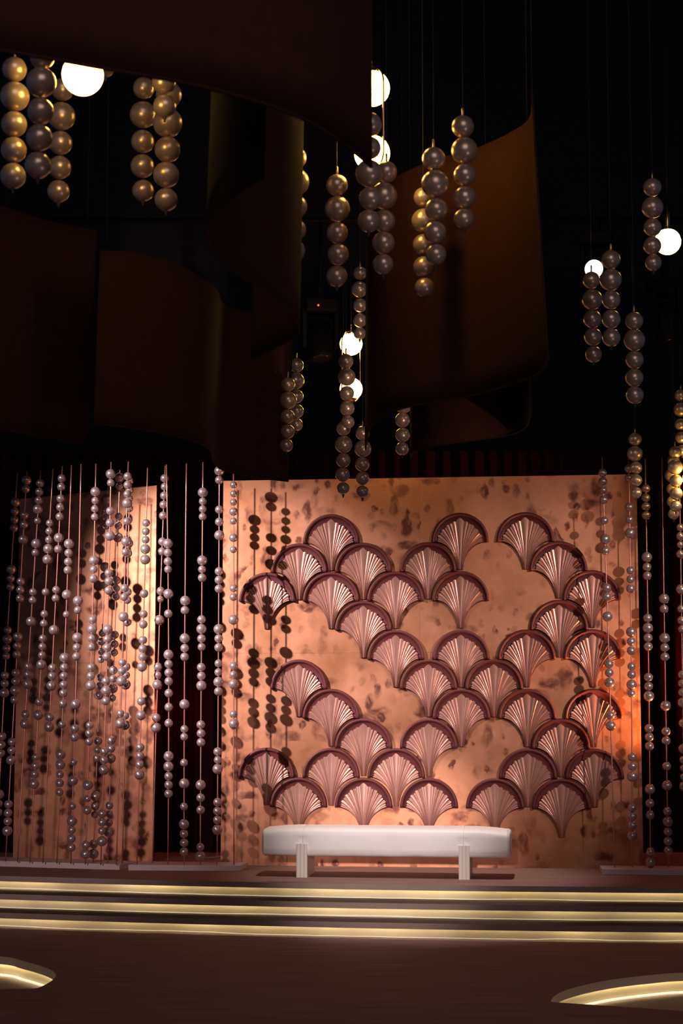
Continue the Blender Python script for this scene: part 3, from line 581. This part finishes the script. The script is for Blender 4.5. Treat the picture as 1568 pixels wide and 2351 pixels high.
# ------------------------------------------------------------------ hanging pearl strands
ZA = (0, 0, 3.015); ZB = (460, 0, 3.015); ZC = (800, 100, 3.015); ZD = (1200, 380, 4.26); ZE = (560, 560, 3.563)
PX = (0, 0, 1.0)
ball = sphere('pearl_ball', 1.0, 36, 18); ball.materials.append(M['ball'])
tipm = lathe('strand_tip', [(0.004, 0.0), (0.010, -0.002), (0.010, -0.010), (0.006, -0.016), (0.007, -0.026), (0.002, -0.028)], 10); tipm.materials.append(M['wire'])
hookm = lathe('strand_ferrule', [(0.005, 0.0), (0.0065, 0.004), (0.0065, 0.045), (0.003, 0.05)], 8); hookm.materials.append(M['hook'])
STR = [
 (7.95, ZA, [(100,480,88),(102,668,105),(97,860,92),(95,1038,92),(90,1218,92)], 'five-pearl strand hanging furthest left under the big brown sheet'),
 (7.42, ZA, [(292,388,92),(285,570,108),(280,770,95),(272,955,95),(262,1145,95)], 'shadowed pearl strand between two golden ones at the upper left'),
 (8.75, ZA, [(432,620,80),(425,805,100),(418,990,85),(413,1160,83),(405,1325,80)], 'golden pearl strand directly left below the bright upper left globe'),
 (8.8, ZA, [(995,610,77),(990,795,95),(987,980,82),(985,1150,84),(990,1320,77)], 'golden pearl strand right of the upper left globe, left of a pair'),
 (8.3, ZA, [(1132,60,86),(1133,230,104),(1134,405,86),(1135,570,86),(1140,735,82)], 'short dark strand end peeking out in front of a golden strand'),
 (8.6, ZA, [(1168,655,92),(1160,850,105),(1160,1035,92),(1150,1210,92),(1150,1382,82)], 'golden pearl strand behind the short dark strand end'),
 (9.3, ZB, [(660,1092,78),(660,1260,97),(660,1430,82),(655,1590,80),(650,1735,78)], 'pearl strand half hidden behind the folded brown sheet\'s right edge'),
 (9.4, ZB, [(945,1282,77),(948,1445,90),(947,1612,77),(953,1760,76),(944,1912,76)], 'golden pearl strand hanging alone between folded sheet and double globe'),
 (8.8, ZB, [(1178,862,82),(1172,1024,80),(1167,1200,97),(1178,1373,83),(1165,1530,80)], 'dark pearl strand in front of the nearer double globe lamp'),
 (9.15, ZB, [(1288,1190,76),(1270,1355,95),(1270,1530,80),(1268,1680,80),(1265,1828,73)], 'golden pearl strand just below right of the nearer double globe lamp'),
 (9.9, ZC, [(517,1063,68),(518,1225,84),(515,1390,72),(520,1545,74),(527,1688,70)], 'rear pearl strand of the pair before the right brown sheet'),
 (9.1, ZC, [(590,797,83),(600,970,98),(607,1147,80),(600,1308,80),(605,1460,74)], 'front pearl strand of the pair before the right brown sheet'),
 (9.1, ZC, [(792,575,80),(803,740,95),(805,910,80),(805,1065,80),(800,1212,72)], 'golden-lit strand hung highest in front of the right brown sheet'),
 (11.4, ZD, [(1268,213,92),(1270,410,108),(1270,605,90),(1268,785,90),(1278,952,82)], 'grey pearl strand beside the single globe at the right edge'),
 (11.7, ZD, [(672,1122,86),(680,1312,102),(682,1502,90),(688,1675,88),(693,1847,82)], 'pearl strand hanging in front of the lit spotlight lens'),
 (11.2, ZD, [(860,920,95),(860,1118,110),(865,1315,92),(865,1502,92),(866,1682,90)], 'dark pearl strand just right of the lit spotlight lens'),
 (11.4, PX, [(1456,737,21),(1456.6,781,25),(1457,826,21),(1456.5,867,21),(1457.5,907,20.5)], 'lone golden pearl strand right of the spotlight, above another strand'),
 (14.8, ZE, [(950,240,57),(945,372,68),(950,502,58),(950,625,58),(947,732,52)], 'small strand cut by the right brown sheet, above the far double globe'),
 (14.2, ZE, [(430,993,60),(425,1120,70),(432,1248,57),(433,1368,58),(428,1478,55)], 'rear golden strand of the small pair left of the far globes'),
 (13.8, ZE, [(360,1150,60),(362,1280,72),(355,1412,60),(357,1535,60),(347,1648,55)], 'front strand of the small pair left of the far globes'),
 (13.7, ZE, [(835,960,62),(840,1088,74),(842,1222,61),(844,1343,62),(850,1457,55)], 'grey pearl strand hanging right in front of the far double globe'),
 (14.1, ZE, [(815,1508,60),(815,1640,72),(813,1770,60),(807,1888,60),(812,2000,52)], 'pearl strand below the far double globe, over the backdrop\'s top edge'),
 (14.2, ZE, [(970,1548,58),(973,1675,70),(968,1803,59),(970,1918,57),(970,2028,52)], 'pearl strand under the lower left tip of the right brown sheet'),
 (13.9, ZE, [(1300,1190,60),(1305,1315,72),(1297,1440,61),(1298,1562,60),(1294,1675,55)], 'pearl strand showing below the right sheet, left of the rear sheet'),
 (16.45, Z7, [(630,632,61),(628,763,72),(637,893,58),(637,1007,58),(640,1120,52)], 'golden pearl strand hanging before the big backdrop\'s upper right corner'),
 (16.5, Z7, [(1048,232,58),(1050,362,70),(1048,497,57),(1053,617,57),(1060,732,52)], 'grey pearl strand highest of the three at the right edge'),
 (16.3, Z7, [(995,752,57),(998,885,70),(1002,1012,60),(1005,1130,60),(1002,1245,54)], 'brightly lit pearl strand beside the small globe at right edge'),
 (16.55, Z7, [(978,830,56),(965,960,66),(970,1085,54),(972,1200,54),(982,1315,52)], 'pearl strand mostly hidden behind the bright one at right edge'),
 (9.6, PX, [(246,-55,21),(245,-10,25),(244,36,21),(243,84,21),(242,158,21)], 'pearl strand tip lit golden just right of the upper left globe'),
]
STR[-1][2][:] = [(244,-20,21),(244,25,25.5),(243.5,71,21),(243,115,21),(242,157,21)]
for (D, Z, balls, lab) in STR:
    P = [(*zz(Z, x, y), r / Z[2]) for x, y, r in balls]
    C = [at(x, y, D) for x, y, r in P]; rr = [r / F * D for _, _, r in P]
    base = C[-1] - Vector((0, 0, rr[-1]))
    root = empty('pearl_strand', base); tag(root, lab, 'pearl strand', 'five-pearl strands hung from the ceiling')
    for c, r in zip(C, rr): local('pearl', ball, root, loc=c - base, scale=r)
    local('end_tip', tipm, root, loc=(0, 0, 0.003))
    tp = C[0] + Vector((0, 0, rr[0]))
    local('ferrule', hookm, root, loc=tp - base - Vector((0, 0, 0.003)))
    core = [base + Vector((0, 0, 0.002))] + [c for c in reversed(C)] + [tp + Vector((0, 0, 0.04)), Vector((tp.x, tp.y, CEIL - 0.012))]
    link('cord', tube('cord', core, 0.0011, 5), root, M['wire'])
# ------------------------------------------------------------------ hanging brown sheets
def depth_for(py, z):
    d = ray(784, py); return (z - HC) / d.z * d.y
def sheet(name, cols, zb, label, wires=(0, 1), n=8, height=None):
    """cols: bottom pixel, top pixel per column; depth follows from the level lower edge"""
    bot = []; top = []
    for c in cols:
        D = depth_for(c[1], zb); p = at(c[0], c[1], D); bot.append(p)
        if len(c) == 4: top.append(at(c[2], c[3], D))
        else: top.append(p + Vector((c[2] if len(c) == 3 else 0, 0, height)))
    B = arc_pts(bot, n); T = arc_pts(top, n); NV = 10
    c0 = (B[0] + B[-1]) / 2; root = empty(name, (c0.x, c0.y, zb)); tag(root, label, 'hanging cloth', 'brown sheets hung in curves from the ceiling')
    v = []; f = []; m = len(B)
    for j in range(NV + 1):
        t = j / NV
        for i in range(m): v.append(B[i].lerp(T[i], t))
    for j in range(NV):
        for i in range(m - 1): a = j * m + i; f.append((a, a + 1, a + m + 1, a + m))
    me = pyd('sheet', v, f, True)
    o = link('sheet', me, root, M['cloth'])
    so = o.modifiers.new('thickness', 'SOLIDIFY'); so.thickness = 0.010; so.offset = 0
    # stitched hem along the lower edge
    link('hem', tube('hem', [p + Vector((0, 0, 0.0)) for p in B], 0.0065, 6), root, M['cloth'])
    for wi in wires:
        q = T[min(m - 1, int(wi * (m - 1)))]
        link('wire', tube('wire', [q - Vector((0, 0, 0.01)), Vector((q.x, q.y, CEIL - 0.012))], 0.0011, 5), root, M['wire'])
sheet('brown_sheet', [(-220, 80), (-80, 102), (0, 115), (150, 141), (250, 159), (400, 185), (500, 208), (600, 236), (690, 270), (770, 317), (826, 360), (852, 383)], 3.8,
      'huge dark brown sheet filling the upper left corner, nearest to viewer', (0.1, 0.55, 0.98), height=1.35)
sheet('brown_sheet', [(604, 408, 0.03), (560, 432, 0.03), (512, 470, 0.03), (484, 505, 0.04), (475, 535, 0.04), (481, 562, 0.04), (500, 588, 0.03), (540, 624, 0.03), (600, 660, 0.03), (640, 690, 0.03), (670, 720, 0.02), (685, 748, 0.02), (683, 766, 0.02), (660, 783, 0.02), (620, 804, 0.02), (578, 827, 0.02)], 3.8,
      'narrow brown sheet folded into an S, hanging left of centre', (0.02, 0.5, 0.97), height=1.3)
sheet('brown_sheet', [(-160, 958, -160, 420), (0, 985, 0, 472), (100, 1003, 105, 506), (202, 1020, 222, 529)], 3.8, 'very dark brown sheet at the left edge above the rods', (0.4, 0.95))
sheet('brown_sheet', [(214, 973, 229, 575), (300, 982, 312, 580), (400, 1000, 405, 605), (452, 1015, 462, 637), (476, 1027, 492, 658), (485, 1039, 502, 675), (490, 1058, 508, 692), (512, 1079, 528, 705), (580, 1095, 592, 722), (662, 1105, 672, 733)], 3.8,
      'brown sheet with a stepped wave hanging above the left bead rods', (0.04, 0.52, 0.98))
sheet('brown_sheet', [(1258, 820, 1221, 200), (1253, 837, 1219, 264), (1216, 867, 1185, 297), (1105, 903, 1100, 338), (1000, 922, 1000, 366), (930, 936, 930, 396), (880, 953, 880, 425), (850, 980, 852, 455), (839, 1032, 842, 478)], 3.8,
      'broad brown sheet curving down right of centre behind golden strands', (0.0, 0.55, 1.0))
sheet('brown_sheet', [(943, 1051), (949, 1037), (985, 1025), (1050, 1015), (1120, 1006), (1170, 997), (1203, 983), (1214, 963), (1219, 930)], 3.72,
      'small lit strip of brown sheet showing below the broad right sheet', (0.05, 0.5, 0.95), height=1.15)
# ------------------------------------------------------------------ globe lamps
globe = sphere('opal_globe', 0.1, 40, 20); globe.materials.append(M['globe'])
def single_globe(px, py, D, r, label):
    c = at(px, py, D); root = empty('globe_pendant', c - Vector((0, 0, r))); tag(root, label, 'pendant lamp', 'opal globe pendant lamps')
    # globe cut flat under its cap
    prof = []
    for k in range(21):
        a = -math.pi / 2 + (math.pi * 0.5 + math.radians(62)) * k / 20; prof.append((max(0.0005, r * math.cos(a)), r * math.sin(a) + r))
    local('globe', lathe('globe', prof, 36), root, M['globe'])
    zt = r * math.sin(math.radians(62)) + r
    local('cap', lathe('cap', [(r * 0.46, zt - 0.002), (r * 0.46, zt + 0.006), (0.02, zt + 0.010), (0.010, zt + 0.03)], 24), root, M['brass'])
    local('tube', lathe('tube', [(0.012, zt + 0.01), (0.0165, zt + 0.03), (0.018, zt + 0.04), (0.018, zt + 0.23), (0.012, zt + 0.235), (0.010, zt + 0.25), (0.004, zt + 0.28)], 16), root, M['brass'])
    b = root.location; link('cable', tube('cable', [b + Vector((0, 0, zt + 0.27)), Vector((b.x, b.y, CEIL - 0.012))], 0.0028, 6), root, M['fixture'])
def double_globe(px, py0, py1, D, rz, label):
    a = at(px, py0, D); b = at(px, py1, D); c = (a + b) / 2; h = (a.z - b.z) / 2
    W = 0.109; R_ = 0.1
    bottom = c.z - h - R_ - 0.012
    root = empty('double_globe_pendant', (c.x, c.y, bottom)); tag(root, label, 'pendant lamp', 'double globe loop pendants')
    for s in (1, -1):
        g = local('globe', globe, root, loc=(0, 0, c.z + s * h - bottom))
        cap = lathe('cap', [(0.052, 0.0), (0.050, 0.010), (0.03, 0.022), (0.012, 0.028)], 20)
        o = local('cap', cap, root, M['brass'], loc=(0, 0, c.z + s * (h + 0.084) - bottom)); o.rotation_euler = (0, 0 if s > 0 else math.pi, 0)
    pts = []; H = h + R_ + 0.016 - W
    for k in range(13): q = math.pi * k / 12; pts.append((W * math.cos(q), H + W * math.sin(q)))
    for k in range(13): q = math.pi + math.pi * k / 12; pts.append((W * math.cos(q), -H + W * math.sin(q)))
    ca, sa = math.cos(rz), math.sin(rz)
    loop = [(x * ca, x * sa, z + c.z - bottom) for x, z in pts]
    local('brass_loop', tube('loop', loop, 0.006, 8, closed=True), root, M['brass'])
    zt = H + W + c.z - bottom
    local('stem', lathe('stem', [(0.008, zt), (0.008, zt + 0.05), (0.003, zt + 0.06)], 10), root, M['brass'])
    link('cable', tube('cable', [Vector((c.x, c.y, bottom + zt + 0.05)), Vector((c.x, c.y, CEIL - 0.012))], 0.0025, 6), root, M['fixture'])
single_globe(190, 172, 7.75, 0.095, 'bright globe half hidden by the big upper left sheet')
single_globe(1533, 555, 12.9, 0.099, 'single globe on a brass tube hanging at the right edge')
single_globe(1592, 1099, 16.2, 0.1, 'small globe glowing at the photo\'s right border behind pearls')
double_globe(854, 203, 352, 9.5, math.radians(-55), 'nearer brass loop lamp with two globes beside the big dark sheet')
double_globe(806, 790, 893, 15.2, math.radians(42), 'farther brass loop lamp with two globes above the backdrop')
# ------------------------------------------------------------------ rigging
pipeZ = 6.95
rig = tube('truss_pipe', [(-8, 17.6, pipeZ), (8, 17.6, pipeZ)], 0.028, 12)
o = link('truss_pipe', rig, None, M['fixture']); tag(o, 'black lighting pipe in the dark above the backdrop', 'pipe')
for x in (-6, -2, 2, 6):
    link('drop_wire', tube('drop', [(x, 17.6, pipeZ), (x, 17.6, CEIL - 0.012)], 0.004, 6), o, M['fixture'])
def moving_head(x, tilt, yaw, lens, label, red=False, s=1.0, drop=0.0):
    y = 17.6; z = pipeZ - drop
    root = empty('stage_spotlight', (x, y, z - 0.75 * s), yaw); tag(root, label, 'stage light', 'moving head stage lights on the pipe')
    T = 0.75 * s
    local('clamp', boxm('clamp', -0.03, 0.03, -0.045, 0.045, T - 0.10, T + 0.04, 0.008), root, M['fixture'])
    local('base_box', boxm('base', -0.15 * s, 0.15 * s, -0.13 * s, 0.13 * s, T - 0.22 * s, T - 0.09 * s, 0.02), root, M['fixture'])
    if drop > 0.05: local('drop_pole', lathe('pole', [(0.018, T - 0.05), (0.018, T + drop + 0.02)], 10), root, M['fixture'])
    for sx in (-1, 1):
        local('yoke_arm', boxm('yoke', sx * 0.15 * s - 0.025, sx * 0.15 * s + 0.025, -0.05 * s, 0.05 * s, T - 0.56 * s, T - 0.18 * s, 0.012), root, M['fixture'])
    hd = lathe('head', [(0.05 * s, -0.20 * s), (0.105 * s, -0.17 * s), (0.12 * s, -0.05 * s), (0.12 * s, 0.12 * s), (0.108 * s, 0.16 * s), (0.108 * s, 0.205 * s), (0.098 * s, 0.205 * s), (0.096 * s, 0.19 * s)], 28)
    h = local('head', hd, root, M['fixture'], loc=(0, 0, T - 0.48 * s)); h.rotation_euler = (tilt, 0, 0)
    ln = lathe('lens', [(0.002, 0.0), (0.05 * s, 0.012), (0.08 * s, 0.004), (0.094 * s, -0.006)], 28)
    l = local('lens', ln, h, lens, loc=(0, 0, 0.198 * s))
    if red:
        local('indicator', sphere('indicator', 0.011, 12, 8), root, M['red_led'], loc=(-0.04, -0.135 * s, T - 0.17 * s))
x1 = at(735, 700, 17.6).x; x2 = at(1372, 612, 17.6).x; x3 = at(1530, 690, 17.6).x
moving_head(x1, math.radians(160), 0.15, M['lens_off'], 'unlit black stage light with red dot above the backdrop centre', True, 1.1, 0.74)
moving_head(x2, math.radians(98), -0.35, M['lens'], 'lit stage light with white lens behind a pearl strand', False, 1.0, 0.05)
moving_head(x3, math.radians(165), 0.4, M['lens_off'], 'unlit black stage light below the right single globe', False, 1.1, 0.55)
